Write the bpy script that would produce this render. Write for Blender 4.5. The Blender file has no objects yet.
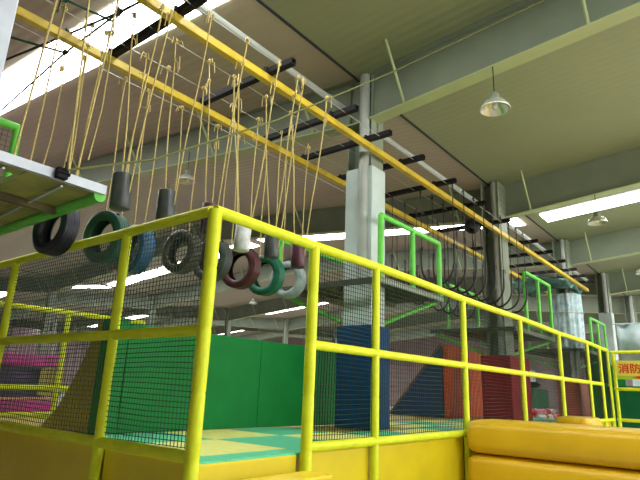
import bpy, math, random
from mathutils import Vector, Matrix
random.seed(7)
S = bpy.context.scene
COL = S.collection
PI = math.pi

# ------------------------------------------------------------------ materials
def mat(name, col, rough=.6, metal=0.0, var=.12, scale=6.0, bump=0.0, bscale=40.0, spec=.5, col2=None):
    m = bpy.data.materials.new(name); m.use_nodes = True
    nt = m.node_tree; nt.nodes.clear()
    out = nt.nodes.new('ShaderNodeOutputMaterial'); b = nt.nodes.new('ShaderNodeBsdfPrincipled')
    nt.links.new(b.outputs[0], out.inputs[0])
    b.inputs['Roughness'].default_value = rough; b.inputs['Metallic'].default_value = metal
    b.inputs['Specular IOR Level'].default_value = spec
    tc = nt.nodes.new('ShaderNodeTexCoord'); nz = nt.nodes.new('ShaderNodeTexNoise')
    nz.inputs['Scale'].default_value = scale; nz.inputs['Detail'].default_value = 3
    nt.links.new(tc.outputs['Object'], nz.inputs['Vector'])
    r = nt.nodes.new('ShaderNodeValToRGB')
    c2 = col2 if col2 else [c * (1 - var * 2) for c in col]
    r.color_ramp.elements[0].position = .3; r.color_ramp.elements[1].position = .7
    r.color_ramp.elements[0].color = (*c2, 1); r.color_ramp.elements[1].color = (*col, 1)
    nt.links.new(nz.outputs[0], r.inputs[0]); nt.links.new(r.outputs[0], b.inputs['Base Color'])
    if bump:
        n2 = nt.nodes.new('ShaderNodeTexNoise'); n2.inputs['Scale'].default_value = bscale
        bp = nt.nodes.new('ShaderNodeBump'); bp.inputs['Strength'].default_value = bump; bp.inputs['Distance'].default_value = .02
        nt.links.new(tc.outputs['Object'], n2.inputs['Vector']); nt.links.new(n2.outputs[0], bp.inputs['Height'])
        nt.links.new(bp.outputs[0], b.inputs['Normal'])
    return m
def emis(name, col, st):
    m = bpy.data.materials.new(name); m.use_nodes = True; nt = m.node_tree; nt.nodes.clear()
    out = nt.nodes.new('ShaderNodeOutputMaterial'); e = nt.nodes.new('ShaderNodeEmission')
    e.inputs[0].default_value = (*col, 1); e.inputs[1].default_value = st
    nt.links.new(e.outputs[0], out.inputs[0]); return m
def roofmat(name, c1, c2):
    m = mat(name, c1, .55, 0, .1, .35, col2=c2); nt = m.node_tree
    b = [n for n in nt.nodes if n.type == 'BSDF_PRINCIPLED'][0]
    tc = [n for n in nt.nodes if n.type == 'TEX_COORD'][0]
    w = nt.nodes.new('ShaderNodeTexWave'); w.wave_type = 'BANDS'; w.bands_direction = 'X'
    w.inputs['Scale'].default_value = 1.6; w.inputs['Distortion'].default_value = .4
    bp = nt.nodes.new('ShaderNodeBump'); bp.inputs['Strength'].default_value = .18; bp.inputs['Distance'].default_value = .03
    nt.links.new(tc.outputs['Object'], w.inputs['Vector']); nt.links.new(w.outputs[0], bp.inputs['Height'])
    nt.links.new(bp.outputs[0], b.inputs['Normal']); return m

M = dict(
 yellow=mat('yellow_foam_sleeve', (.71, .79, .02), .5, spec=.3, var=.06, scale=9, bump=.15, bscale=25),
 yellowvinyl=mat('yellow_vinyl', (.78, .48, .012), .38, var=.05, scale=2, bump=.1, bscale=4),
 yellowstep=mat('yellow_step_vinyl', (.85, .60, .02), .4, var=.05, scale=3),
 fascia=mat('yellow_fascia_vinyl', (.72, .58, .01), .42, var=.07, scale=2),
 beam=mat('yellow_painted_steel', (.66, .47, .03), .45, var=.15, scale=5),
 green=mat('green_vinyl', (.002, .20, .035), .6, spec=.2, var=.1, scale=2),
 dgreen=mat('dark_green_vinyl', (.004, .11, .04), .6, spec=.2, var=.12, scale=2),
 gsleeve=mat('green_foam_sleeve', (.13, .60, .06), .5, var=.1, scale=8),
 mint=mat('green_foam_tile', (.10, .58, .32), .7, var=.06, scale=12, bump=.1, bscale=90),
 cream=mat('yellow_foam_tile', (.80, .80, .24), .7, var=.06, scale=12, bump=.1, bscale=90),
 blue=mat('blue_vinyl', (.002, .055, .16), .6, spec=.2, var=.15, scale=3),
 navy=mat('navy_vinyl', (.01, .05, .14), .5, var=.15, scale=3),
 orange=mat('orange_vinyl', (.68, .10, .02), .6, spec=.2, var=.1, scale=3),
 brick=mat('red_brown_vinyl', (.38, .06, .03), .5, var=.15, scale=3),
 maroon=mat('crimson_vinyl', (.30, .004, .02), .6, spec=.2, var=.15, scale=3),
 magenta=mat('magenta_vinyl', (.62, .05, .32), .5, var=.1, scale=3),
 purple=mat('purple_vinyl', (.14, .09, .22), .5, var=.3, scale=1.5),
 peach=mat('peach_vinyl', (.75, .42, .25), .5, var=.1, scale=3),
 olive=mat('olive_yellow_vinyl', (.42, .33, .03), .5, var=.1, scale=3),
 net=mat('dark_green_netting', (.012, .03, .02), .8, var=.2),
 steel=mat('pale_grey_painted_steel', (.50, .60, .58), .5, var=.1, scale=2),
 girder=mat('grey_green_painted_steel', (.21, .25, .18), .55, var=.08, scale=1.5),
 flange=mat('pale_green_painted_flange', (.38, .44, .22), .5, var=.06, scale=2),
 galv=mat('galvanised_edge', (.55, .60, .68), .45, metal=.2, var=.1, scale=4),
 wpipe=mat('white_pipe_plastic', (.36, .39, .36), .35, var=.06, scale=3),
 black=mat('black_painted_steel', (.014, .012, .016), .7, spec=.2, var=.3, scale=8),
 hose=mat('black_rubber_hose', (.012, .012, .012), .5, var=.2),
 rope=mat('yellow_nylon_rope', (.66, .52, .18), .7, var=.2, scale=60, bump=.4, bscale=160),
 drope=mat('dark_rope', (.03, .03, .04), .8, var=.2, scale=60),
 grope=mat('dark_green_rope', (.01, .07, .045), .8, var=.2, scale=60),
 orope=mat('olive_yellow_rope', (.15, .16, .035), .8, var=.2, scale=60),
 wire=mat('thin_steel_wire', (.45, .45, .38), .4, metal=.5, var=.1),
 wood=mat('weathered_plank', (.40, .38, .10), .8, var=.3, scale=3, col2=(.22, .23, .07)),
 darkdeck=mat('dark_stained_deck', (.07, .08, .05), .8, var=.3, scale=3),  # plain dark tone for the far decks and their end edge
 wood2=mat('brown_joist', (.18, .15, .06), .8, var=.3, scale=4),
 concrete=mat('concrete_floor', (.46, .43, .38), .7, var=.12, scale=.8),
 wall=mat('pinkish_wall_paint', (.36, .26, .27), .8, var=.1, scale=.6),
 plastic=mat('cloudy_plastic_film', (.50, .68, .74), .35, var=.25, scale=5, bump=.6, bscale=9),
 tealcloth=mat('teal_netting_cloth', (.10, .26, .22), .8, var=.3, scale=6),
 glassy=mat('clear_lamp_shade', (.75, .78, .70), .12, metal=.6, var=.1),
 signy=mat('sign_yellow', (.78, .72, .10), .5, var=.05),
 signr=mat('sign_red', (.70, .04, .01), .5, var=.03),
 signg=mat('sign_lime', (.42, .60, .03), .5, var=.05),
 banner=mat('grey_blue_banner', (.45, .52, .58), .6, var=.3, scale=2.2, col2=(.20, .32, .30)),
 white=mat('white_plastic', (.78, .80, .80), .4, var=.05),
 red=mat('red_plastic', (.65, .03, .04), .4, var=.05),
 pink=mat('pink_plastic', (.75, .35, .38), .4, var=.05),
 roof_o=roofmat('olive_roof_lining', (.245, .272, .15), (.22, .242, .132)),  # copy of the roof lining with green bounce light painted in
 roof_b=roofmat('tan_roof_lining', (.42, .385, .27), (.39, .32, .25)),
 sky=emis('skylight_daylight', (.97, 1.0, .97), 14.0),
 day=emis('window_daylight', (1.0, .98, .92), 7.0),
)
def tyre_mat(n, c): return mat(n, c, .42, var=.2, scale=9)
TM = dict(black=tyre_mat('black_tyre_rubber', (.012, .014, .03)), green=tyre_mat('dark_green_tyre_paint', (.01, .085, .055)),
 blue=tyre_mat('blue_tyre_paint', (.01, .10, .22)), brown=tyre_mat('olive_brown_tyre_paint', (.06, .055, .035)),
 grey=tyre_mat('grey_tyre_paint', (.055, .075, .065)), maroon=tyre_mat('maroon_tyre_paint', (.085, .02, .025)),
 emerald=tyre_mat('emerald_tyre_paint', (.005, .14, .075)), pale=tyre_mat('pale_blue_grey_tyre_paint', (.30, .38, .37)),
 slate=tyre_mat('slate_log_paint', (.055, .065, .065)), mlog=tyre_mat('maroon_log_paint', (.09, .022, .04)), wlog=tyre_mat('white_log_paint', (.70, .74, .74)))

# ------------------------------------------------------------------ mesh builder
class MB:
    def __init__(s): s.v = []; s.f = []; s.m = []; s.sm = []; s.mi = 0
    def add(s, vs, fs, smooth=False):
        o = len(s.v); s.v += [tuple(v) for v in vs]
        for f in fs: s.f.append(tuple(i + o for i in f)); s.m.append(s.mi); s.sm.append(smooth)
        return s
    def box(s, x0, x1, y0, y1, z0, z1):
        return s.add([(x0,y0,z0),(x1,y0,z0),(x1,y1,z0),(x0,y1,z0),(x0,y0,z1),(x1,y0,z1),(x1,y1,z1),(x0,y1,z1)],
              [(0,3,2,1),(4,5,6,7),(0,1,5,4),(1,2,6,5),(2,3,7,6),(3,0,4,7)])
    def tube(s, pts, r, n=10, caps=True, closed=False):
        P = [Vector(p) for p in pts]; L = len(P); vs = []; fs = []
        rr = r if isinstance(r, (list, tuple)) else [r] * L
        prev = None
        for i in range(L):
            if closed: d = P[(i+1) % L] - P[i-1]
            else: d = P[min(i+1, L-1)] - P[max(i-1, 0)]
            d.normalize()
            if prev is None:
                a = Vector((0,0,1)) if abs(d.z) < .9 else Vector((1,0,0))
                u = d.cross(a).normalized()
            else:
                u = prev - d * prev.dot(d); u.normalize()
            prev = u; w = d.cross(u)
            for k in range(n):
                t = 2*PI*k/n; vs.append(P[i] + (u*math.cos(t) + w*math.sin(t)) * rr[i])
        for i in range(L if closed else L-1):
            j = (i+1) % L
            for k in range(n):
                k2 = (k+1) % n; fs.append((i*n+k, i*n+k2, j*n+k2, j*n+k))
        s.add(vs, fs, n > 4)
        if caps and not closed:
            s.add(vs[:n], [tuple(reversed(range(n)))]); s.add(vs[-n:], [tuple(range(n))])
        return s
    def lathe(s, prof, c, axis='Z', n=24, closed=False):
        vs = []; fs = []; L = len(prof)
        for k in range(n):
            t = 2*PI*k/n
            for (r, h) in prof:
                a, b = r*math.cos(t), r*math.sin(t)
                p = (a, b, h) if axis == 'Z' else (h, a, b)
                vs.append((c[0]+p[0], c[1]+p[1], c[2]+p[2]))
        for k in range(n):
            k2 = (k+1) % n
            for i in range(L if closed else L-1):
                j = (i+1) % L; fs.append((k*L+i, k2*L+i, k2*L+j, k*L+j))
        return s.add(vs, fs, True)
    def prism(s, poly, axis, a, b):
        n = len(poly)
        def P(u, v, w): return {'x': (w,u,v), 'y': (u,w,v), 'z': (u,v,w)}[axis]
        vs = [P(u,v,a) for u,v in poly] + [P(u,v,b) for u,v in poly]
        return s.add(vs, [tuple(range(n)), tuple(range(2*n-1, n-1, -1))] + [(i, (i+1)%n, n+(i+1)%n, n+i) for i in range(n)])
    def sphere(s, c, r, n=12, sz=1.0):
        prof = [(max(r*math.sin(PI*i/8), 1e-4), -r*sz*math.cos(PI*i/8)) for i in range(9)]
        return s.lathe(prof, c, 'Z', n)
    def build(s, name, m, parent=None, bevel=0, seg=2, autosm=True):
        me = bpy.data.meshes.new(name); me.from_pydata(s.v, [], s.f)
        ms = m if isinstance(m, (list, tuple)) else [m]
        for q in ms: me.materials.append(q)
        me.polygons.foreach_set('material_index', s.m); me.polygons.foreach_set('use_smooth', s.sm)
        import bmesh
        bm = bmesh.new(); bm.from_mesh(me); bmesh.ops.recalc_face_normals(bm, faces=bm.faces); bm.to_mesh(me); bm.free()
        me.update()
        o = bpy.data.objects.new(name, me); COL.objects.link(o)
        if bevel:
            b = o.modifiers.new('bevel', 'BEVEL'); b.width = bevel; b.segments = seg; b.limit_method = 'ANGLE'
        if parent: o.parent = parent
        return o
def tag(o, label, cat, group=None, kind=None):
    if label: o['label'] = label
    if cat: o['category'] = cat
    if group: o['group'] = group
    if kind: o['kind'] = kind
    return o
def thing(name, label, cat, loc=(0,0,0), group=None, rz=0):
    o = bpy.data.objects.new(name, None); COL.objects.link(o); o.location = loc; o.rotation_euler.z = rz
    o.empty_display_size = .1
    return tag(o, label, cat, group)
def struct(o): o['kind'] = 'structure'; return o
def dup(r, loc, label=None, group=None, rz=None):
    c = r.copy(); COL.objects.link(c); c.location = loc
    if label: c['label'] = label
    if group: c['group'] = group
    if rz is not None: c.rotation_euler.z = rz
    for ch in list(r.children):
        d = ch.copy(); COL.objects.link(d); d.parent = c
        for g in ch.children:
            e = g.copy(); COL.objects.link(e); e.parent = d
    return c
def at(t):            # matrix that lets a part be modelled in world space under a thing
    return t.location.copy()
def rel(mb, t):       # shift a mesh builder from world space to the thing's own space
    L = t.location; mb.v = [(a-L.x, b-L.y, c-L.z) for a,b,c in mb.v]; return mb

# ------------------------------------------------------------------ the hall
V0, SPAN, ZV, SL = 5.33, 26.55, 7.44, .083
def roofz(y):
    d = (y - V0) % SPAN; d = min(d, SPAN - d); return ZV + SL * d
XA, XB, YA, YB = -7.0, 56.0, -9.0, 71.0
FRX = [.7 + 6.95*k for k in range(-1, 8)]
struct(MB().box(XA, XB, YA, YB, -.2, 0).build('floor', M['concrete']))
sl = [YA, V0-SPAN/2] if YA < V0-SPAN/2 else [YA]
brk = [YA, -7.945, V0, V0+SPAN/2, V0+SPAN, V0+1.5*SPAN, V0+2*SPAN, YB]
for a, b in zip(brk, brk[1:]):
    m = MB(); za, zb = roofz(a), roofz(b)
    m.prism([(a, za), (b, zb), (b, zb+.15), (a, za+.15)], 'x', XA, XB)
    struct(m.build('ceiling', M['roof_o'] if b <= V0+.1 else M['roof_b']))
struct(MB().box(XB, XB+.2, YA, YB, 0, 9).build('wall_far', M['wall']))
struct(MB().box(XA-.2, XA, YA, YB, 0, 9).build('wall_back', M['wall']))
struct(MB().box(XA, XB, YB, YB+.2, 0, 9).build('wall_left', M['wall']))
# wall on the entrance side; unseen window band added as the side light
w = MB(); w.box(XA, XB, YA-.2, YA, 0, 1.0); w.box(XA, XB, YA-.2, YA, 6.4, 9)
wx = [1 + 6*i for i in range(10)]
for i, x in enumerate(wx[:-1]): w.box(x-.5 if i else XA, x+.4, YA-.2, YA, 1.0, 6.4)
w.box(wx[-2]+5.5-.0, XB, YA-.2, YA, 1.0, 6.4)
struct(w.build('wall_right', M['wall']))
wn = 0
for x in wx[:-1]:
    wn += 1
    m = MB(); m.box(x+.4, x+5.5, YA-.12, YA-.08, 1.0, 6.4); m.mi = 1
    for k in range(4): m.box(x+.4+k*1.68, x+.46+k*1.68, YA-.1, YA-.02, 1.0, 6.4)
    for z in (1.0, 3.6, 6.34): m.box(x+.4, x+5.5, YA-.1, YA-.02, z, z+.06)
    struct(m.build('window_%d' % wn, [M['day'], M['steel']]))  # added glowing panes, out of view, lighting the entrance-facing sides
# roof skylight strips
for cx in (4.1, 18.15, 32.0, 46.0):
    for a, b in zip(brk, brk[1:]):
        a2 = a + .35; b2 = b - .35; wn += 1
        m = MB(); n = max(1, int((b2-a2)/3.1)); L = (b2-a2)/n
        for i in range(n):
            p, q = a2+i*L+.03, a2+(i+1)*L-.03
            m.prism([(p, roofz(p)-.03), (q, roofz(q)-.03), (q, roofz(q)-.005), (p, roofz(p)-.005)], 'x', cx-.46, cx+.46)
        struct(m.build('window_%d' % wn, M['sky']))
# rafters: tapered girders with flanges and fly braces
tn = 0
for fx in FRX:
    for a, b in zip(brk, brk[1:]):
        tn += 1; m = MB()
        val_a = abs(roofz(a) - ZV) < .05
        def low(y): d = (y-V0) % SPAN; d = min(d, SPAN-d); return ZV - .97 + .092*d
        m.prism([(a, low(a)), (b, low(b)), (b, roofz(b)), (a, roofz(a))], 'x', fx-.01, fx+.01)
        m.mi = 1
        m.prism([(a, low(a)-.02), (b, low(b)-.02), (b, low(b)), (a, low(a))], 'x', fx-.14, fx+.14)
        m.mi = 0
        m.prism([(a, roofz(a)-.02), (b, roofz(b)-.02), (b, roofz(b)), (a, roofz(a))], 'x', fx-.12, fx+.12)
        m.mi = 1
        y = (V0 - 1.05) if b <= V0+.1 else a + 1.05
        while (a < y < b):
            for sg in (-1, 1):
                m.tube([(fx+sg*.12, y, low(y)+.01), (fx+sg*.75, y, roofz(y)-.01)], .028, 6)
            y += -3.05 if b <= V0+.1 else 3.05
        struct(m.build('trim_%d' % tn, [M['girder'], M['flange']]))
# valley gutters
for vy in (V0, V0+SPAN, V0+2*SPAN):
    tn += 1; struct(MB().box(XA, XB, vy-.022, vy+.022, ZV-.02, ZV+.01).build('trim_%d' % tn, M['drope']))

# columns
def column(x0, x1, y0, y1, label, group=None, boxed=True, ztop=ZV-.02):
    t = thing('steel_column', label, 'column', (x0, y0, 0), group)
    xc = (x0+x1)/2; dy = y1-y0
    if boxed:
        m = MB().box(x0, x1, y0, y1, 0, 5.55); rel(m, t).build('casing', M['steel'], t, .012)
    z0 = 5.5 if boxed else 0
    m = MB(); m.box(x0+.02, x1-.02, y0+.04, y0+.06, z0, ztop); m.box(x0+.02, x1-.02, y1-.04, y1-.02, z0, ztop)
    m.box(xc-.01, xc+.01, y0+.04, y1-.03, z0, ztop)
    for i in range(5): 
        for s in (-.12, .12): m.tube([(xc+s, y0+.045, 6.55+i*.17), (xc+s, y0+.02, 6.55+i*.17)], .018, 6)
    rel(m, t).build('steel_section', M['girder'], t)
    px_ = x0-.02 if boxed else x0+.12
    m = MB().tube([(px_, y0+.17, 3.43 if boxed and x0 < 9 else z0), (px_, y0+.17, ztop)], .095, 14)
    for z in (z0+.5, ztop-.35): m.tube([(px_, y0+.17, z), (px_, y0+.17, z+.06)], .105, 14)
    rel(m, t).build('drain_pipe', M['wpipe'], t)
    return t
column(7.55, 8.0, 4.95, 5.53, 'broad pale grey steel column rising behind the blue pad and tyre course')
column(13.95, 14.6, 4.95, 5.50, 'steel column above the crimson pad, behind the black hoops', None, False)
column(20.9, 21.5, 4.95, 5.50, 'steel column wrapped in cloudy plastic film under the teal cloth', None, False)
column(27.9, 28.5, 4.95, 5.50, 'brownish grey column beyond the wrapped one, left of the banner')
column(34.9, 35.5, 4.95, 5.50, 'farthest steel column of the near row, at the right picture edge')
c = column(35.0, 35.4, 31.7, 32.1, 'distant thin column in the far valley row seen over the green wall', 'distant columns of the far roof valley', False)
for k in range(7):
    if k == 5: continue
    dup(c, (.5+6.95*k, 31.7, 0))
for k in range(1, 7): dup(c, (.5+6.95*k, 58.2, 0), 'very distant thin column in the farthest roof valley row', 'columns of the farthest roof valley')
t = thing('support_column', 'pale blue grey column at the top left picture corner', 'column', (1.05, 4.95, 0))
rel(MB().box(1.05, 1.5, 4.95, 5.4, 0, 7.4), t).build('shaft', M['galv'], t, .012)
rel(MB().box(1.0, 1.55, 4.9, 5.45, 0, .06), t).build('base_plate', M['girder'], t)

# white drain pipe along the valley
tag(MB().tube([(-3, 5.62, 6.88), (7.5, 5.62, 6.88), (16, 5.62, 6.9), (27, 5.62, 6.92)], .065, 12).build('drain_pipe_run', M['wpipe']),
    'long white drain pipe running under the roof valley above the yellow beam', 'pipe')

# pendant lamps
def lamp(x, y, z, label, group=None):
    t = thing('pendant_lamp', label, 'lamp', (x, y, z), group)
    h = 6.46 + .092*min((y-V0) % SPAN, SPAN-(y-V0) % SPAN) - z
    MB().tube([(0,0,.2), (0,0,h)], .008, 6).build('rod', M['black'], t)
    MB().lathe([(.001,.22),(.04,.22),(.075,.19),(.085,.12),(.07,.09),(.001,.09)], (0,0,0), 'Z', 18).build('housing', M['girder'], t)
    m = MB().lathe([(.07,.10),(.13,.08),(.19,.03),(.23,-.05),(.235,-.08),(.22,-.075),(.18,.015),(.12,.06),(.06,.08)], (0,0,0), 'Z', 28)
    m.build('shade', M['glassy'], t)
    MB().sphere((0,0,.0), .05, 12, 1.3).build('bulb', M['white'], t)
    return t
LY, LZ = 2.66, 6.0
l0 = lamp(7.54, LY, LZ, 'nearest pendant lamp with flared clear shade below the big girder')
dup(l0, (14.5, LY, LZ), 'pendant lamp in front of the white skylight strip at upper right')
dup(l0, (7.54, 10.4, 6.6 - .12), 'pendant lamp seen between the yellow ropes left of the column')
dup(l0, (21.4, 22.0, 6.2), 'small distant pendant lamp seen below the hanging tyres')
for x in (21.4, 28.3): dup(l0, (x, LY, LZ), 'distant pendant lamp deep in the hall', 'distant pendant lamps')

# ------------------------------------------------------------------ rope course overhead
def beam_mb(y, z, x0, x1):
    m = MB(); h = .075
    m.box(x0, x1, y-.045, y+.045, z-.055, z-.045); m.box(x0, x1, y-.045, y+.045, z+.045, z+.055); m.box(x0, x1, y-.045, y-.03, z-.05, z+.05)
    m.box(x0, x1, y+.0, y+.045, z-.04, z+.04)
    return m
tag(beam_mb(4.83, 5.76, -2.5, 23.0).build('overhead_beam', M['beam']), 'nearer long yellow overhead beam crossing in front of the column', 'beam')
tag(beam_mb(6.27, 5.76, -2.5, 23.0).build('overhead_beam', M['beam']), 'farther long yellow overhead beam passing behind the column', 'beam')
bars = [1.6, 3.13, 4.67, 6.18, 7.2, 8.4, 9.79, 11.4, 12.95, 15.2, 16.6, 18.0, 19.4, 20.6, 21.8]
blab = {0: 'dark cross bar at the top left corner above the yellow beams', 1: 'thick black cross bar lying against the bright skylight', 2: 'dark cross bar over the beams, second beyond the skylight', 3: 'dark cross bar over the beams, just left of the column'}
for i, x in enumerate(bars):
    m = MB(); m.box(x-.045, x+.045, 4.35, 6.5, 5.825, 5.835); m.box(x-.045, x+.045, 4.35, 6.5, 5.905, 5.915)
    m.box(x-.045, x-.035, 4.35, 6.5, 5.83, 5.91); m.box(x+.035, x+.045, 4.35, 6.5, 5.83, 5.91)
    for y in (4.83, 6.27): m.box(x-.07, x+.07, y-.02, y+.02, 5.81, 5.93)
    o = m.build('cross_bar', M['black'])
    tag(o, blab.get(i, 'dark cross bar on the overhead beams at or beyond the column'), 'bar', 'dark cross bars on the overhead beams')
wy = [(4.55, 5.85), (5.30, 5.85), (5.90, 5.85), (6.42, 5.70)]
for i, (y, z) in enumerate(wy):
    o = MB().tube([(x, y, z - (.0 if j % 2 else .02)) for j, x in enumerate([-2.4, 1.6, 3.13, 4.67, 6.18, 8.4, 9.79, 11.4, 12.95, 15.2, 18, 21.8])], .006, 5).build('steel_wire', M['wire'])
    tag(o, ['thin wire nearest the viewer with rope knots, outside the near beam', 'thin wire with rope knots just inside the near yellow beam', 'thin wire with rope knots midway toward the far beam', 'thin wire with rope knots outside the far yellow beam'][i], 'wire')

def knot(m, p, r=.028):
    x, y, z = p
    for k in range(3):
        a = random.random()*PI; pts = []
        for j in range(8):
            t = 2*PI*j/8; pts.append((x + r*math.cos(t)*math.cos(a), y + r*math.cos(t)*math.sin(a), z + .01 + r*1.2*math.sin(t)*(1 if k else .5)))
        m.tube(pts, .010, 5, closed=True)
    for k in range(2):
        dx, dy = random.uniform(-.07,.07), random.uniform(-.07,.07)
        m.tube([(x,y,z), (x+dx, y+dy, z+random.uniform(.0,.07)), (x+dx*1.4, y+dy*1.2, z-random.uniform(.02,.16))], .008, 5)
def hang_rope(root, top, bot, mt, r=.009):
    m = MB(); tx, ty, tz = top; bx, by, bz = bot
    pts = []
    ph = random.uniform(0, 6)
    for j in range(9):
        t = j/8; w = .012*math.sin(ph + 5*t)*math.sin(PI*t)
        pts.append((tx+(bx-tx)*t + w, ty+(by-ty)*t - w, tz+(bz-tz)*t))
    m.tube(pts, r, 6); knot(m, top)
    if random.random() < .6: knot(m, pts[1], .016)
    return rel(m, root).build('rope', mt, root)

KX = [2.83 + .56*k for k in range(8)]
# row of logs
logs = [('slate', 'dark slate hanging log nearest the plank platform', 3.50), ('slate', 'dark slate hanging log, second from the plank platform', 3.52), ('mlog', 'maroon hanging log close above the fence corner post', 3.52),
        ('wlog', 'white hanging log above the maroon tyre', 3.44), ('slate', 'dark slate hanging log above the emerald tyre', 3.46), ('mlog', 'maroon hanging log above the pale grey tyre', 3.44)]
for i, (mk, lb, z) in enumerate(logs):
    x = KX[i] - (.04 if i < 2 else 0); y = 4.93; z -= .03 if i == 1 else 0
    t = thing('hanging_log', lb, 'log', (x, y, z-.19), 'row of short hanging logs in front of the tyres')
    t.rotation_euler = (0, 0, 0)
    m = MB().lathe([(.001,0),(.093,0),(.102,.01),(.104,.19),(.102,.37),(.096,.38),(.082,.382),(.078,.36),(.001,.355)], (0,0,0), 'Z', 20)
    o = m.build('log_body', TM[mk], t); o.rotation_euler = (random.uniform(-.04,.04), random.uniform(-.05,.04), 0)
    for k, (wyy, sgn) in enumerate(((4.55, -1), (5.30, 1))):
        for s2 in ((-1, 1) if (k + i) % 4 == 0 else (1,)):
            hang_rope(t, (x + s2*.05 + random.uniform(-.05,.05), wyy, 5.85), (x+s2*.03, y+sgn*.07, z-.15 if s2 > 0 else z+.17), M['rope'])
# row of tyres
def tyre(x, y, z, R, W, mt, lb, yaw, tilt):
    t = thing('hanging_tyre_swing', lb, 'tyre swing', (x, y, z), 'row of painted tyres hung between platforms')
    h = W/2
    prof = []
    outer = [(-h*.82, R*.955), (-h*.78, R*.99)]
    n = 5
    for k in range(n):
        a = -h*.78 + (2*h*.78)*k/n; b = -h*.78 + (2*h*.78)*(k+1)/n
        outer += [(a+.006, R), (b-.006, R), (b, R*.972)]
    outer[-1] = (h*.78, R*.99); outer += [(h*.82, R*.955), (h, R*.86), (h*1.02, R*.78), (h*.9, R*.68), (h*.78, R*.625), (h*.62, R*.62), (h*.66, R*.68), (h*.8, R*.8), (h*.7, R*.9), (0, R*.925),
              (-h*.7, R*.9), (-h*.8, R*.8), (-h*.66, R*.68), (-h*.62, R*.62), (-h*.78, R*.625), (-h*.9, R*.68), (-h*1.02, R*.78), (-h, R*.86)]
    m = MB().lathe([(r, hh) for hh, r in outer], (0,0,0), 'X', 40, closed=True)
    o = m.build('tyre_body', mt, t); o.rotation_euler = (0, tilt, yaw)
    cm = MB()
    for s in (-1, 1): cm.tube([(0, s*R*.55, R*.72), (0, s*R*.62, R*.84)], .02, 8)
    cm.build('fixing_bolts', M['black'], t)
    for wyy, wz, s in ((5.90, 5.85, -1), (6.42, 5.70, 1)):
        for s2 in ((-1, 1) if random.random() < .15 else (random.choice((-1, 1)),)):
            hang_rope(t, (x + s2*.06 + random.uniform(-.05,.05), wyy, wz), (x+s2*.05, y+s*(R*.60), z+R*.70), M['rope'])
    return t
ty = [('black', .31, 3.27, 'black tyre hanging just below the green edge of the plank platform', .15),
      ('green', .32, 3.31, 'dark green tyre, second hanging tyre from the plank platform', .28), ('blue', .31, 3.25, 'blue tyre hanging partly behind the yellow fence rail', .05),
      ('brown', .30, 3.38, 'olive brown tyre hanging behind the left fence net', .12), ('grey', .31, 3.38, 'dark grey tyre hanging behind the fence corner post', .2),
      ('maroon', .325, 3.38, 'maroon tyre hanging below the white log', .22), ('emerald', .325, 3.36, 'emerald green tyre hanging between the maroon and pale tyres', .25),
      ('pale', .31, 3.38, 'pale blue grey tyre, farthest of the hanging tyres', .3)]
for i, (mk, R, z, lb, yw) in enumerate(ty):
    tyre(KX[i] + [-.1, -.03, -.16, 0, 0, .02, .02, .02][i], 6.15, z + .01, R*1.04, .215, TM[mk], lb, yw*.5 + .06 - (.12 if i == 2 else 0), random.uniform(-.06,.06))

# black hoops in the second section
h0 = None
for k in range(9):
    x = 10.05 + .56*k
    if h0 is None:
        h0 = thing('hanging_hoop', 'black rubber hoop hanging on dark ropes beyond the column', 'hoop', (x, 4.93, 0), 'black swing hoops hung in the near row')
        m = MB(); pts = [(0, .375*math.cos(a), 4.22 + .45*math.sin(a)) for a in [PI + PI*j/16 for j in range(17)]]
        pts = [(0, -.375, 4.55)] + pts + [(0, .375, 4.55)]
        m.tube(pts, .025, 8).build('hose', M['hose'], h0)
        for yy in (-.378, .372):
            m = MB().tube([(0, yy, 4.5), (random.uniform(-.01,.01), yy, 5.2), (0, yy, 5.86)], .010, 6)
            knot(m, (0, yy, 5.93), .02); m.tube([(0,yy,5.86),(0,yy,6.0)], .012, 5); knot(m, (0, yy, 4.56), .02)
            m.build('rope', M['drope'], h0)
    else: dup(h0, (x, 4.93, 0))
for k in range(9):
    x = 9.8 + .56*k; c = dup(h0, (x, 6.15, -.12), 'black rubber hoop of the rear row behind the green railed platform', 'black swing hoops hung in the rear row')
    c.scale = (1, .72, 1)
# dark coil of rope
t = thing('rope_coil', 'dark bundle of rope hung under the beams before the second column', 'rope bundle', (12.6, 5.2, 5.75))
m = MB()
for k in range(9):
    a, b = random.random()*PI, random.random()*PI; q = Matrix.Rotation(a,3,'Z') @ Matrix.Rotation(b,3,'X')
    m.tube([tuple(q @ Vector((.17*math.cos(2*PI*j/14), .17*math.sin(2*PI*j/14), 0))) for j in range(14)], .035, 6, closed=True)
m.build('coil', M['drope'], t); MB().tube([(0,0,.1),(0,0,.16)], .02, 6).build('tie', M['drope'], t)

# ------------------------------------------------------------------ rope-course platforms
def deck(t, x0, x1, y0, y1, zt, hole=None, planks=7, wm='wood'):
    m = MB(); n = planks
    for i in range(n):
        a = x0 + (x1-x0)*i/n + .008; b = x0 + (x1-x0)*(i+1)/n - .008
        if hole and b > hole[0]-.02 and a < hole[1]+.02:
            m.box(a, b, y0+.03, hole[2]-.02, zt-.045, zt); m.box(a, b, hole[3]+.02, y1-.03, zt-.045, zt)
        else: m.box(a, b, y0+.03, y1-.03, zt-.045, zt)
    rel(m, t).build('planks', M[wm], t)
    for yy in (y0+.55, y1-.5):
        if hole and hole[2]-.1 < yy < hole[3]+.1: yy = hole[3]+.12
        rel(MB().box(x0+.03, x1-.03, yy, yy+.07, zt-.12, zt-.05), t).build('joist', M['wood2'], t)
P1 = thing('plank_platform', 'green edged plank platform at the left where the tyre course starts', 'platform', (.1, 4.72, 3.28))
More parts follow.
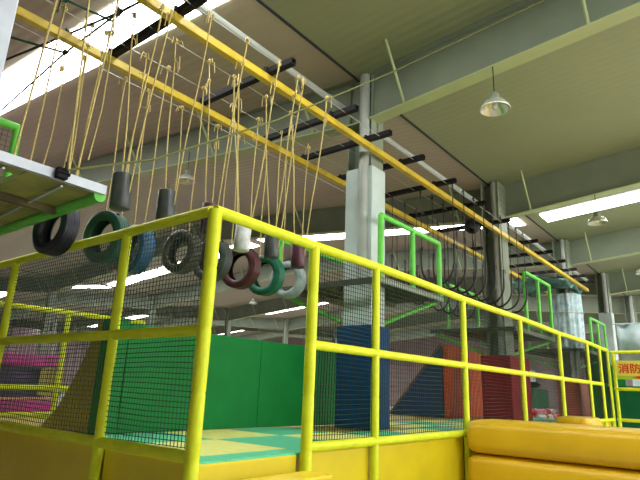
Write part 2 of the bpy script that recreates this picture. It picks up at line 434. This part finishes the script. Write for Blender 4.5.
deck(P1, -.6, 2.46, 4.75, 7.4, 3.38, hole=(1.05, 1.5, 4.95, 5.4), planks=9)
rel(MB().box(-.6, 2.50, 4.70, 4.75, 3.33, 3.42), P1).build('edge_beam', M['galv'], P1)
rel(MB().tube([(2.47, 4.75, 3.32), (2.47, 7.45, 3.32)], .062, 12), P1).build('edge_pipe', M['gsleeve'], P1)
rel(MB().tube([(-.6, 7.42, 3.30), (2.48, 7.42, 3.30)], .05, 12), P1).build('edge_pipe', M['gsleeve'], P1)
m = MB(); 
for q in range(4): m.tube([(.6+q*.5, 4.76, 3.3), (.75+q*.5, 7.3, 3.3)], .012, 5)
rel(m, P1).build('brace_rods', M['galv'], P1)
rel(MB().tube([(2.28, 6.6, 3.38), (2.28, 6.6, 4.52)], .05, 12), P1).build('rail_post', M['gsleeve'], P1)
rel(MB().tube([(-.5, 6.6, 4.50), (2.28, 6.6, 4.50)], .05, 12), P1).build('rail', M['gsleeve'], P1)
def netmesh(m, o, u, v, nu, nv, w=.0024, sag=.006):
    """a grid of threads from corner o along vectors u and v"""
    o, u, v = Vector(o), Vector(u), Vector(v); nrm = u.cross(v).normalized()
    for a, b, n, k in ((u, v, nu, 5), (v, u, nv, 7)):
        bn = a.normalized()
        ph = random.random()*6
        for i in range(n+1):
            p = o + a*(i/n); L = b.length; seg = max(2, int(L/.5)); vs = []
            for j in range(seg+1):
                q = p + b*(j/seg) + bn*(sag*math.sin(ph+i*.35+j*1.9)) + nrm*(sag*1.6*math.sin(ph+i*.2+j*1.1))
                vs += [q + bn*w, q + nrm*w - bn*w*.5, q - nrm*w - bn*w*.5]
            fs = []
            for j in range(seg):
                for c in range(3):
                    d = (c+1) % 3; fs.append((j*3+c, j*3+d, j*3+3+d, j*3+3+c))
            m.add(vs, fs)
m = MB(); netmesh(m, (-.5, 6.6, 3.42), (2.74, 0, 0), (0, 0, 1.05), 44, 17); rel(m, P1).build('safety_net', M['net'], P1)
# dark clamp on the platform edge
t = thing('rope_clamp', 'small black clamp on the grey edge of the plank platform', 'clamp', (2.04, 4.66, 3.38))
m = MB().box(-.05, .05, -.03, .04, -.05, .05); m.tube([(-.06, -.02, .0), (.06, -.02, .0)], .02, 8); m.build('clamp_body', M['black'], t, .01)
MB().tube([(.0,-.05,.03),(.0,-.05,.1)], .009, 6).build('clamp_screw', M['black'], t)
tag(MB().tube([(2.06, 4.62, 3.41), (2.9, 4.58, 3.82), (4.4, 4.35, 4.86), (5.5, 4.12, 5.72), (6.42, 3.8, 6.45), (6.5, 1.6, 6.72), (6.6, -2, 7.0)], .012, 6).build('guide_rope', M['orope']),
    'long olive yellow guide rope rising from the plank platform to the girder', 'rope')
# tangled top left ropes
def P(a): return [(x*.85, y*.85, 1.6+(z-1.6)*.85) for x, y, z in a]
for pts, mt, lb in (([(2.36,8.3,6.6),(3.19,7.94,6.6)], 'grope', 'dark green rope crossing the left end of the skylight'),
                    ([(3.4,10.9,6.6),(3.19,7.94,6.6),(3.16,6.4,6.6),(3.25,5.5,6.6)], 'drope', 'dark rope with knots running diagonally over the skylight'),
                    ([(2.68,9.1,6.6),(2.98,7.43,6.6),(3.16,6.33,6.6),(3.3,5.2,6.6)], 'drope', 'plain dark rope above the knotted one near the skylight'),
                    ([(2.3,6.0,6.6),(2.58,6.72,6.6),(3.22,6.6,6.6)], 'grope', 'green rope at the very top edge left of the beam')):
    pts = P(pts); m = MB().tube(pts, .016, 6)
    for p in pts[1:-1]: knot(m, p, .03)
    tag(m.build('safety_rope', M[mt]), lb, 'rope')
for x, y, lb in ((2.71, 6.75, 'knotted cord dangling from the rope junction by the skylight'), (2.69, 5.5, 'thin cord dangling in front of the bright skylight')):
    m = MB(); m.tube([(x, y, 5.85), (x+.03, y, 5.5), (x+.02, y-.02, 4.6), (x-.03, y, 3.95)], .009, 6); knot(m, (x, y, 5.6))
    tag(m.build('dangling_cord', M['rope']), lb, 'cord')
# ropes at the left start of the course
for i, (x, yt, yb) in enumerate(((2.27, 4.55, 4.85), (2.27, 5.30, 5.0), (2.27, 5.90, 6.0), (1.72, 4.55, 4.9))):
    m = MB(); m.tube([(x, yt, 5.85), (x-.01, (yt+yb)/2, 4.6), (x-.02, yb, 3.40)], .0105, 6); knot(m, (x, yt, 5.86))
    tag(m.build('start_rope', M['rope']), 'yellow rope reaching down to the plank platform from the wires above', 'rope', 'yellow ropes tied over the plank platform')

def far_platform(name, label, x0, x1, y0, y1, zt, zr, hole, rails, brace_z, col):
    t = thing(name, label, 'platform', (x0, y0, zt-.1))
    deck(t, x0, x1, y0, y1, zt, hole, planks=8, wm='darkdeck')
    rel(MB().box(x0, x1, y0, y0+.04, zt-.09, zt+.01), t).build('edge_beam', M['girder'], t)
    rel(MB().box(x0-.02, x0+.02, y0+.05, y1, zt-.09, zt+.01), t).build('edge_beam', M['darkdeck'], t)
    cx, cy = (hole[0]+hole[1])/2, (hole[2]+hole[3])/2
    ends = [(x1-.1, y0+.12), (x1-.1, y1-.1), (x0+.1, y1-.1)]
    for ex, ey in ends:
        d = Vector((ex-cx, ey-cy, 0)).normalized()*.42
        rel(MB().tube([(cx+d.x, cy+d.y, brace_z), (ex, ey, zt-.1)], .04, 8), t).build('brace', M['gsleeve'], t)
    for x in rails: rel(MB().tube([(x, y0+.04, zt), (x, y0+.04, zr)], .05, 10), t).build('rail_post', M['gsleeve'], t)
    rel(MB().tube([(rails[0], y0+.04, zr), (rails[-1], y0+.04, zr)], .05, 10), t).build('rail', M['gsleeve'], t)
    for x in (rails[0], rails[-1]): rel(MB().tube([(x, y1-.05, zt), (x, y1-.05, zr-.15)], .045, 10), t).build('rail_post', M['gsleeve'], t)
    rel(MB().tube([(rails[0]-.1, y1-.05, zr-.15), (rails[-1], y1-.05, zr-.15)], .045, 10), t).build('rail', M['gsleeve'], t)
    return t
far_platform('plank_platform', 'dark plank platform with green rails around the nearest column', 7.3, 9.6, 4.60, 6.95, 3.40, 4.48, (7.55, 8.0, 4.95, 5.53), [7.36, 8.45, 9.52], 2.75, None)
t = far_platform('plank_platform', 'dark plank platform with tall green rails beyond the black hoops', 13.75, 17.1, 4.62, 7.0, 3.30, 4.92, (13.95, 14.6, 4.95, 5.5), [14.75, 15.9, 17.05], 2.65, None)
far_platform('plank_platform', 'farthest plank platform with green rails near the fence corner', 20.6, 24.6, 4.62, 7.0, 3.30, 4.55, (20.9, 21.5, 4.95, 5.5), [22.1, 23.3, 24.5], 2.65, None)
# film-wrapped column and teal cloth
t = thing('plastic_wrap', 'cloudy bluish plastic film wrapped round the third column', 'plastic film', (21.2, 5.2, 3.4))
n = 60; vs = []; fs = []
for j in range(9):
    z = -.05 + j*.245
    for k in range(n):
        a = 2*PI*k/n; r = .46 + .03*math.sin(9*a + j*.3) + .025*math.sin(17*a); vs.append((r*math.cos(a)*1.05, r*math.sin(a)*1.0, z))
for j in range(8):
    for k in range(n): fs.append((j*n+k, j*n+(k+1)%n, (j+1)*n+(k+1)%n, (j+1)*n+k))
m = MB().add(vs, fs, True); m.build('film', M['plastic'], t)
MB().tube([(.53*math.cos(a)*1.05, .53*math.sin(a), 1.2) for a in [2*PI*k/24 for k in range(24)]], .015, 5, closed=True).build('tie_band', M['wire'], t)
t = thing('teal_cloth', 'dark teal net cloth gathered above the wrapped column', 'cloth', (20.2, 5.6, 5.66))
n = 12; vs = []; fs = []
for i in range(n+1):
    for j in range(n+1): vs.append((i*.22-1.3, j*.16-.9, .12*math.sin(i*1.1)*math.cos(j*.9)-.12*abs(j-6)/3))
for i in range(n):
    for j in range(n): fs.append((i*(n+1)+j, i*(n+1)+j+1, (i+1)*(n+1)+j+1, (i+1)*(n+1)+j))
o = MB().add(vs, fs, True).build('cloth_sheet', M['tealcloth'], t); sm = o.modifiers.new('thick', 'SOLIDIFY'); sm.thickness = .02
MB().tube([(-1.3,0,.14),(1.3,0,.14)], .012, 6).build('hanging_cord', M['drope'], t)

# ------------------------------------------------------------------ play platform
PF = thing('play_platform', 'long raised play platform with yellow padded front behind the safety fence', 'platform', (2.94, 3.56, 0))
m = MB()
for a, b in ((2.98, 7.54), (8.01, 13.94), (14.61, 18.4)): m.box(a, b, 3.61, 9.44, .12, .97)
for a, b in ((7.54, 8.01), (13.94, 14.61)): m.box(a, b, 3.61, 4.94, .12, .97); m.box(a, b, 5.54, 9.44, .12, .97)
rel(m, PF).build('platform_body', M['olive'], PF)
fz = [(3.58, 4.86), (4.86, 7.43), (7.43, 9.6)]
for a, b in fz: rel(MB().box(2.94, 2.975, a+.02, b-.02, .03, 1.0), PF).build('fascia_panel', M['fascia'], PF, .02)
for a, b in ((2.9, 4.2), (4.32, 5.45), (5.55, 8.0), (8.1, 10.6), (10.7, 13.3), (13.4, 16.0), (16.0, 18.4)):
    rel(MB().box(max(a, 2.98), b, 3.57, 3.605, .03, .985 if a < 3 else 1.0), PF).build('fascia_panel', M['fascia'], PF, .02)
# foam tiles
tiles = {}
xs = [2.96] + [3.3 + 1.1*i for i in range(14)]; ys = [3.58, 3.88, 4.98, 6.0]
ys2 = [6.3, 7.4, 8.5, 9.55]
def tile(x0, x1, y0, y1, g):
    key = (round(x1-x0, 2), round(y1-y0, 2), g)
    if key not in tiles:
        o = MB().box(.004, x1-x0-.004, .004, y1-y0-.004, 0, .028).build('foam_tile', M['mint' if g else 'cream'], None, .006)
        tiles[key] = o
    else: o = tiles[key].copy(); COL.objects.link(o)
    o.location = (x0, y0, .972)
    tag(o, 'mint green foam tile of the raised play floor' if g else 'pale yellow foam tile of the raised play floor', 'floor tile', 'green foam tiles' if g else 'yellow foam tiles')
for i in range(len(xs)-1):
    for j in range(3):
        if 3.4 < xs[i] and xs[i+1] > 7.2 and xs[i] < 8.1 and j == 2: continue
        g = True if j == 0 else ((i + j) % 2 == 1)
        if j == 2 and xs[i+1] > 6.9 and xs[i] < 8.2: continue
        near = (xs[i+1] > 7.35 and xs[i] < 8.15) or (xs[i+1] > 13.8 and xs[i] < 15.32)
        if j == 2 and near: continue
        tile(xs[i], xs[i+1], ys[j], 4.83 if (j == 1 and near) else ys[j+1], g)
# step
t = thing('entrance_step', 'yellow padded entrance step below the fence opening', 'step', (2.98, 3.14, 0))
MB().box(0, 1.19, 0, .30, 0, .82).build('step_body', M['fascia'], t, .015); MB().box(-.01, 1.205, -.015, .305, .82, .86).build('step_top', M['yellowstep'], t, .012)
MB().box(1.192, 1.2, .0, .30, .0, .81).build('grey_side', M['girder'], t)

# fences -------------------------------------------------------------------
def sleeve(pts, r=.05):
    """foam-padded pipe: slight swell between seams"""
    m = MB(); P_ = [Vector(p) for p in pts]; out = []; rr = []
    for a, b in zip(P_, P_[1:]):
        L = (b-a).length; n = max(2, int(L/.5))
        for j in range(n):
            for f, k in ((0.0, .93), (.03, 1.0), (.5, 1.03), (.97, 1.0)):
                t = (j+f)/n; out.append(a.lerp(b, t)); rr.append(r*k)
    out.append(P_[-1]); rr.append(r*.95)
    return m.tube([tuple(p) for p in out], rr, 14)
FZ = [1.05, 2.03, 3.07]
F1 = thing('safety_fence', 'yellow padded fence with dark net on the left side of the platform', 'fence', (2.88, 3.51, 1.0))
for y in (4.86, 7.43, 9.6):
    rel(sleeve([(2.88, y, .0 if y < 5 else .0), (2.88, y, 3.07)], .047), F1).build('post', M['yellow'], F1)
for z in FZ:
    rel(sleeve([(2.88, 3.56, z), (2.88, 9.6, z + (.0))], .048), F1).build('rail', M['yellow'], F1)
ya = [3.56, 4.86, 7.43, 9.6]
for a, b in zip(ya, ya[1:]):
    for z0, z1 in ((1.1, 1.99), (2.07, 3.03)):
        m = MB(); netmesh(m, (2.90, a+.04, z0), (0, b-a-.08, 0), (0, 0, z1-z0), int((b-a)/.05), int((z1-z0)/.043), .0042, .008)
        rel(m, F1).build('safety_net', M['net'], F1)
F2 = thing('safety_fence', 'long yellow padded fence with dark net along the platform front', 'fence', (2.88, 3.51, 1.0))
px = [2.88, 4.26, 5.47, 8.0, 10.65, 13.3, 15.95, 17.4, 18.47]
for i, x in enumerate(px):
    rel(sleeve([(x, 3.51, 0.0), (x, 3.51, 3.07)], .058 if i < 2 else .048), F2).build('post', M['yellow'], F2)
rel(sleeve([(x, 3.51, 3.07 + .012*math.sin(x*1.3)) for x in [2.88, 4.26, 5.47, 6.7, 8.0, 9.3, 10.65, 12, 13.3, 14.6, 15.95, 17.4, 18.47]], .052), F2).build('rail', M['yellow'], F2)
rel(sleeve([(4.26, 3.51, 2.03), (17.4, 3.51, 2.03)], .048), F2).build('rail', M['yellow'], F2)
rel(sleeve([(4.26, 3.51, 1.05), (18.47, 3.51, 1.05)], .048), F2).build('rail', M['yellow'], F2)
for a, b in zip(px[1:], px[2:]):
    for z0, z1 in ((1.1, 1.99), (2.07, 3.03)):
        cell = .048 if b < 6 else .055
        m = MB(); netmesh(m, (a+.05, 3.53, z0), (b-a-.1, 0, 0), (0, 0, z1-z0), int((b-a)/cell), int((z1-z0)/cell), .0040, .007)
        rel(m, F2).build('safety_net', M['net'], F2)
F3 = thing('safety_fence', 'yellow padded railing turning off to the right at the far corner', 'fence', (18.47, 3.4, 0))
for z in (3.0, 1.93, 1.05): rel(sleeve([(18.5, 3.42, z), (18.5, -1.5, z)], .048), F3).build('rail', M['yellow'], F3)
for y in (3.36, 1.0, -1.5): rel(sleeve([(18.5, y, 0), (18.5, y, 3.0)], .048), F3).build('post', M['yellow'], F3)
F4 = thing('rear_railing', 'thin yellow railing beyond the platform seen through the left net', 'railing', (-1, 10.5, 0))
for z in (2.86, 1.42, .95): rel(sleeve([(-1, 10.5, z), (6.9, 10.5, z)], .05), F4).build('rail', M['yellow'], F4)
for x in (-1, 1.2, 3.2, 5.2, 6.9): rel(sleeve([(x, 10.5, 0), (x, 10.5, 2.86)], .05), F4).build('post', M['yellow'], F4)
m = MB(); netmesh(m, (-.9, 10.52, 1.0), (7.7, 0, 0), (0, 0, 1.8), 110, 26, .004); rel(m, F4).build('safety_net', M['net'], F4)
# padded walls, wedges and column pads
t = thing('padded_wall', 'long bright green padded wall at the back of the entrance bay', 'padded wall', (3.8, 6.05, 1.0))
for i in range(4): MB().box(.0+i*1.17, 1.165+i*1.17, 0, .14, 0, 1.30).build('wall_panel', M['green'], t, .012)
t = thing('padded_wedge', 'olive yellow sloped wedge beside the green padded wall', 'wedge', (3.66, 6.46, .975))
cur = [(0, 0), (1.22, 0), (.86, .24), (.56, .58), (.32, .93), (.12, 1.33), (0, 1.36)]
MB().prism(cur, 'x', 0, .02).build('side_panel', M['olive'], t)
MB().prism([(a*.995, b*.995) for a, b in cur], 'x', .022, 1.4).build('wedge_body', M['green'], t)
MB().box(-.005, .13, -.41, -.005, 0, 1.38).build('end_pad', M['green'], t, .012)
t = thing('padded_wall', 'orange padded wall standing before the crimson pad', 'padded wall', (14.1, 6.67, .975))
for i in range(2): MB().box(i*1.4, 1.39+i*1.4, 0, .15, 0, 1.95).build('wall_panel', M['orange'], t, .012)
t = thing('padded_wedge', 'dark navy triangular wedge left of the orange wall', 'wedge', (14.05, 6.84, .975))
MB().prism([(0, 0), (1.65, 0), (0, 1.93)], 'x', 0, 1.4).build('wedge_body', M['navy'], t, .015)
MB().tube([(-.01, 1.66, .02), (-.01, 0.02, 1.95)], .03, 8).build('edge_piping', M['wood2'], t)
def pad(x0, x1, y0, y1, z1, hole, mt, label):
    t = thing('column_pad', label, 'column pad', (x0, y0, 1.0))
    hx0, hx1, hy0, hy1 = hole
    for (a, b, c, d) in ((x0, x1, y0, hy0-.005), (x0, x1, hy1+.005, y1), (x0, hx0-.005, hy0-.005, hy1+.005), (hx1+.005, x1, hy0-.005, hy1+.005)):
        rel(MB().box(a, b, c, d, 1.0, z1), t).build('pad_panel', mt, t, .012)
    return t
pad(7.49, 8.06, 4.88, 5.60, 2.66, (7.55, 8.0, 4.95, 5.53), M['blue'], 'deep blue padding round the foot of the nearest column')
pad(13.82, 15.3, 4.84, 5.62, 2.60, (13.95, 14.6, 4.95, 5.5), M['maroon'], 'crimson padding round the foot of the second column')
MBx = pad(20.6, 22.0, 4.84, 5.62, 2.3, (20.9, 21.5, 4.95, 5.5), M['brick'], 'red brown padding round the foot of the wrapped column')
t = thing('padded_wall', 'low dark green padded wall far along the platform', 'padded wall', (21.0, 7.2, 0))
for i in range(2): MB().box(i*2, 1.99+i*2, 0, .15, 0, 1.95).build('wall_panel', M['dgreen'], t, .012)
MB().lathe([(.001,0),(.7,0),(.8,.1),(.7,.2),(.001,.22)], (.6,.1,1.96), 'Z', 20).build('top_cushion', M['black'], t)
# balls
t = thing('ball_tray', 'low pale tray heaped with red and white balls', 'tray', (18.6, 5.6, 0))
MB().box(0, 3.0, 0, 1.4, .0, .85).build('tray_body', M['peach'], t, .03); MB().box(-.05, 3.05, -.05, 0, .8, .93).build('tray_lip', M['wpipe'], t)
balls = {}
for i in range(60):
    c = random.choice(['white', 'red', 'pink'])
    x = 18.75 + (i % 12)*.235 + random.uniform(-.02,.02); y = 5.74 + (i//12)*.25; z = .965
    if i >= 36 and i % 2 == 0: z = 1.12; y -= .62
    if c not in balls: balls[c] = MB().sphere((0,0,0), .11).build('play_ball', M[c]); o = balls[c]
    else: o = balls[c].copy(); COL.objects.link(o)
    o.location = (x, y, z); tag(o, c + ' plastic ball heaped in the low tray', 'ball', c + ' balls in the tray')

# inflatable wall -------------------------------------------------------------
t = thing('inflatable_wall', 'big glossy yellow inflatable wall in the right foreground', 'inflatable', (7.85, 3.4, 0))
def infl(z0, z1, x0, x1, y0, y1):
    """horizontal air tube with rounded section and ends, running along y"""
    zc, hz = (z0+z1)/2, (z1-z0)/2; xc, hx = (x0+x1)/2, (x1-x0)/2
    def se(k, n, e): 
        t = 2*PI*k/n; c, s = math.cos(t), math.sin(t)
        return (abs(c)**e*(1 if c >= 0 else -1), abs(s)**e*(1 if s >= 0 else -1))
    n = 28; ring = []; N = 44
    for j in range(N+1):
        f = j/N; f = f*f*(3-2*f) if 0 else (.5-.5*math.cos(PI*f)); y = y0 + (y1-y0)*f; e = min(f, 1-f)*abs(y1-y0)
        q = min(1, e/.16); sc = .74 + .26*math.sqrt(max(0, 1-(1-q)**2))
        wr = 1 + .012*math.sin(y*9) + .008*math.sin(y*23)
        ring.append([(xc + hx*se(k,n,.42)[0]*sc*wr, y, zc + hz*se(k,n,.5)[1]*sc*(1+.006*math.sin(y*7))) for k in range(n)])
    vs = [p for r in ring for p in r]; fs = [(j*n+k, j*n+(k+1)%n, (j+1)*n+(k+1)%n, (j+1)*n+k) for j in range(N) for k in range(n)]
    m = MB().add(vs, fs, True); m.add(ring[0], [tuple(range(n))]); m.add(ring[-1], [tuple(reversed(range(n)))]); return m
ysn = [3.42, -4.5]
for z0, z1 in ((.79, 1.26), (.30, .80), (-.0, .31)):
    o = rel(infl(z0, z1, 7.70, 8.7, 3.43, -4.5), t).build('air_tube', M['yellowvinyl'], t)
t2 = thing('inflatable_bed', 'yellow inflatable bed with a raised end behind the front tube', 'inflatable', (8.75, 3.3, 0))
m = MB()
rel(infl(.0, 1.10, 8.80, 13.0, 3.38, -4.5), t2).build('air_bed', M['yellowvinyl'], t2)
rel(infl(1.06, 1.25, 12.0, 13.0, 3.38, 2.7), t2).build('end_roll', M['yellowvinyl'], t2)

# ------------------------------------------------------------------ right edge: sign, banner, green panels
RX = Matrix(((0,0,-1),(-1,0,0),(0,1,0))).to_4x4()
t = thing('fire_sign', 'yellow sign with large red characters hung on the far corner railing', 'sign', (18.40, 3.30, 2.21))
MB().box(0, .025, -1.38, 0, 0, .54).build('sign_board', M['signy'], t)
MB().box(-.004, 0, -1.36, -.02, .01, .10).build('lower_band', M['signg'], t)
cu = bpy.data.curves.new('sign_text', 'FONT'); cu.body = '消防通道'; cu.size = .30; cu.extrude = .003; cu.offset = .006
o = bpy.data.objects.new('sign_text', cu); COL.objects.link(o)
bpy.context.view_layer.update()
dg = bpy.context.evaluated_depsgraph_get(); me = bpy.data.meshes.new_from_object(o.evaluated_get(dg)); bpy.data.objects.remove(o)
me.materials.clear(); me.materials.append(M['signr'])
o = bpy.data.objects.new('sign_lettering', me); COL.objects.link(o); o.parent = t
o.matrix_local = Matrix.Translation((-.008, -.06, .20)) @ RX
MB().prism([(-.42,.06),(-.62,.11),(-.62,.08),(-1.0,.08),(-1.0,.04),(-.62,.04),(-.62,.01)], 'x', -.012, -.005).build('red_arrow', M['signr'], t)
t = thing('hanging_banner', 'pale blue grey banner hanging above the yellow sign', 'banner', (19.5, 3.35, 2.75))
m = MB(); vs = []; fs = []
for i in range(25):
    for j in range(2): vs.append((.05*math.sin(i*.9), -i*.11, j*1.2))
for i in range(24): fs.append((i*2, i*2+1, i*2+3, i*2+2))
o = m.add(vs, fs, True).build('banner_cloth', M['banner'], t); q = o.modifiers.new('thick', 'SOLIDIFY'); q.thickness = .01
MB().tube([(0,.1,1.22),(0,-2.8,1.22)], .02, 8).build('banner_pole', M['galv'], t)
t = thing('padded_wall', 'dark green padded partition behind the far corner railing', 'padded wall', (19.8, 3.7, 0))
for i in range(3): MB().box(0, .12, -1.25-i*1.26, -i*1.26, 0, 2.05).build('wall_panel', M['dgreen'], t, .012)
t = thing('padded_wall', 'narrow green padded panels standing beyond the platform end', 'padded wall', (23.5, 4.4, 0))
for i in range(3): MB().box(0, .12, -.45-i*.46+.9, -i*.46+.9, 0, 3.9-.5*i).build('wall_panel', M['green'], t, .012)

# ------------------------------------------------------------------ soft play equipment beyond the left fence
t = thing('soft_play_tower', 'purple soft play tower with magenta pads beyond the left fence', 'soft play tower', (-1, 13, 0))
for z0, z1, mt in ((1.86, 2.12, 'magenta'), (.86, 1.10, 'magenta'), (1.10, 1.17, 'peach'), (.6, .72, 'peach')):
    MB().box(0, 7.4, 0, .16, z0, z1).build('pad_strip', M[mt], t, .03)
MB().box(0, 7.3, .2, 3, 0, 1.84).build('tower_body', M['purple'], t); MB().box(0, 7.3, .2, 3, 1.88, 2.05).build('tower_floor', M['magenta'], t)
MB().box(7.0, 7.55, -.02, -.0, 1.2, 1.82).build('net_panel', M['olive'], t)
for x in (.2, 2.4, 4.8, 7.2): MB().tube([(x, .1, 0), (x, .1, 3.1)], .05, 8).build('post', M['wpipe'], t)
t = thing('soft_play_tower', 'low dark purple play structure with magenta top far behind the blue pad', 'soft play tower', (16, 15, 0))
MB().box(0, 8, 0, 4, 0, 1.9).build('tower_body', M['purple'], t); MB().box(-.05, 8.05, -.05, .3, 1.9, 2.2).build('pad_strip', M['magenta'], t, .03)
t = thing('soft_play_tower', 'pale lilac play block beyond the farthest platform', 'soft play tower', (24, 9, 0))
MB().box(0, 5, 0, 3, 0, 2.6).build('tower_body', M['purple'], t); MB().box(-.05, 5.05, -.06, .0, 2.3, 2.9).build('pad_strip', M['banner'], t)

# ------------------------------------------------------------------ world, camera
w = bpy.data.worlds.new('World'); S.world = w; w.use_nodes = True
w.node_tree.nodes['Background'].inputs[0].default_value = (.8, .88, 1, 1); w.node_tree.nodes['Background'].inputs[1].default_value = 1.0
cam = bpy.data.cameras.new('Camera'); co = bpy.data.objects.new('Camera', cam); COL.objects.link(co); S.camera = co
f = 536.0; cam.sensor_width = 36; cam.lens = f/640*36; cam.clip_start = .05; cam.clip_end = 300
Zc = Vector((75, 1930, -f)).normalized(); Xc = Vector((443, -165, -f)); Xc = (Xc - Zc*Xc.dot(Zc)).normalized(); Yc = Zc.cross(Xc)
R = Matrix((Xc, Yc, Zc))
co.matrix_world = Matrix.Translation((0, 0, 1.6)) @ R.to_4x4()
S.view_settings.view_transform = 'Standard'; S.view_settings.look = 'None'; S.view_settings.gamma = 1.0
S.view_settings.exposure = 0.12
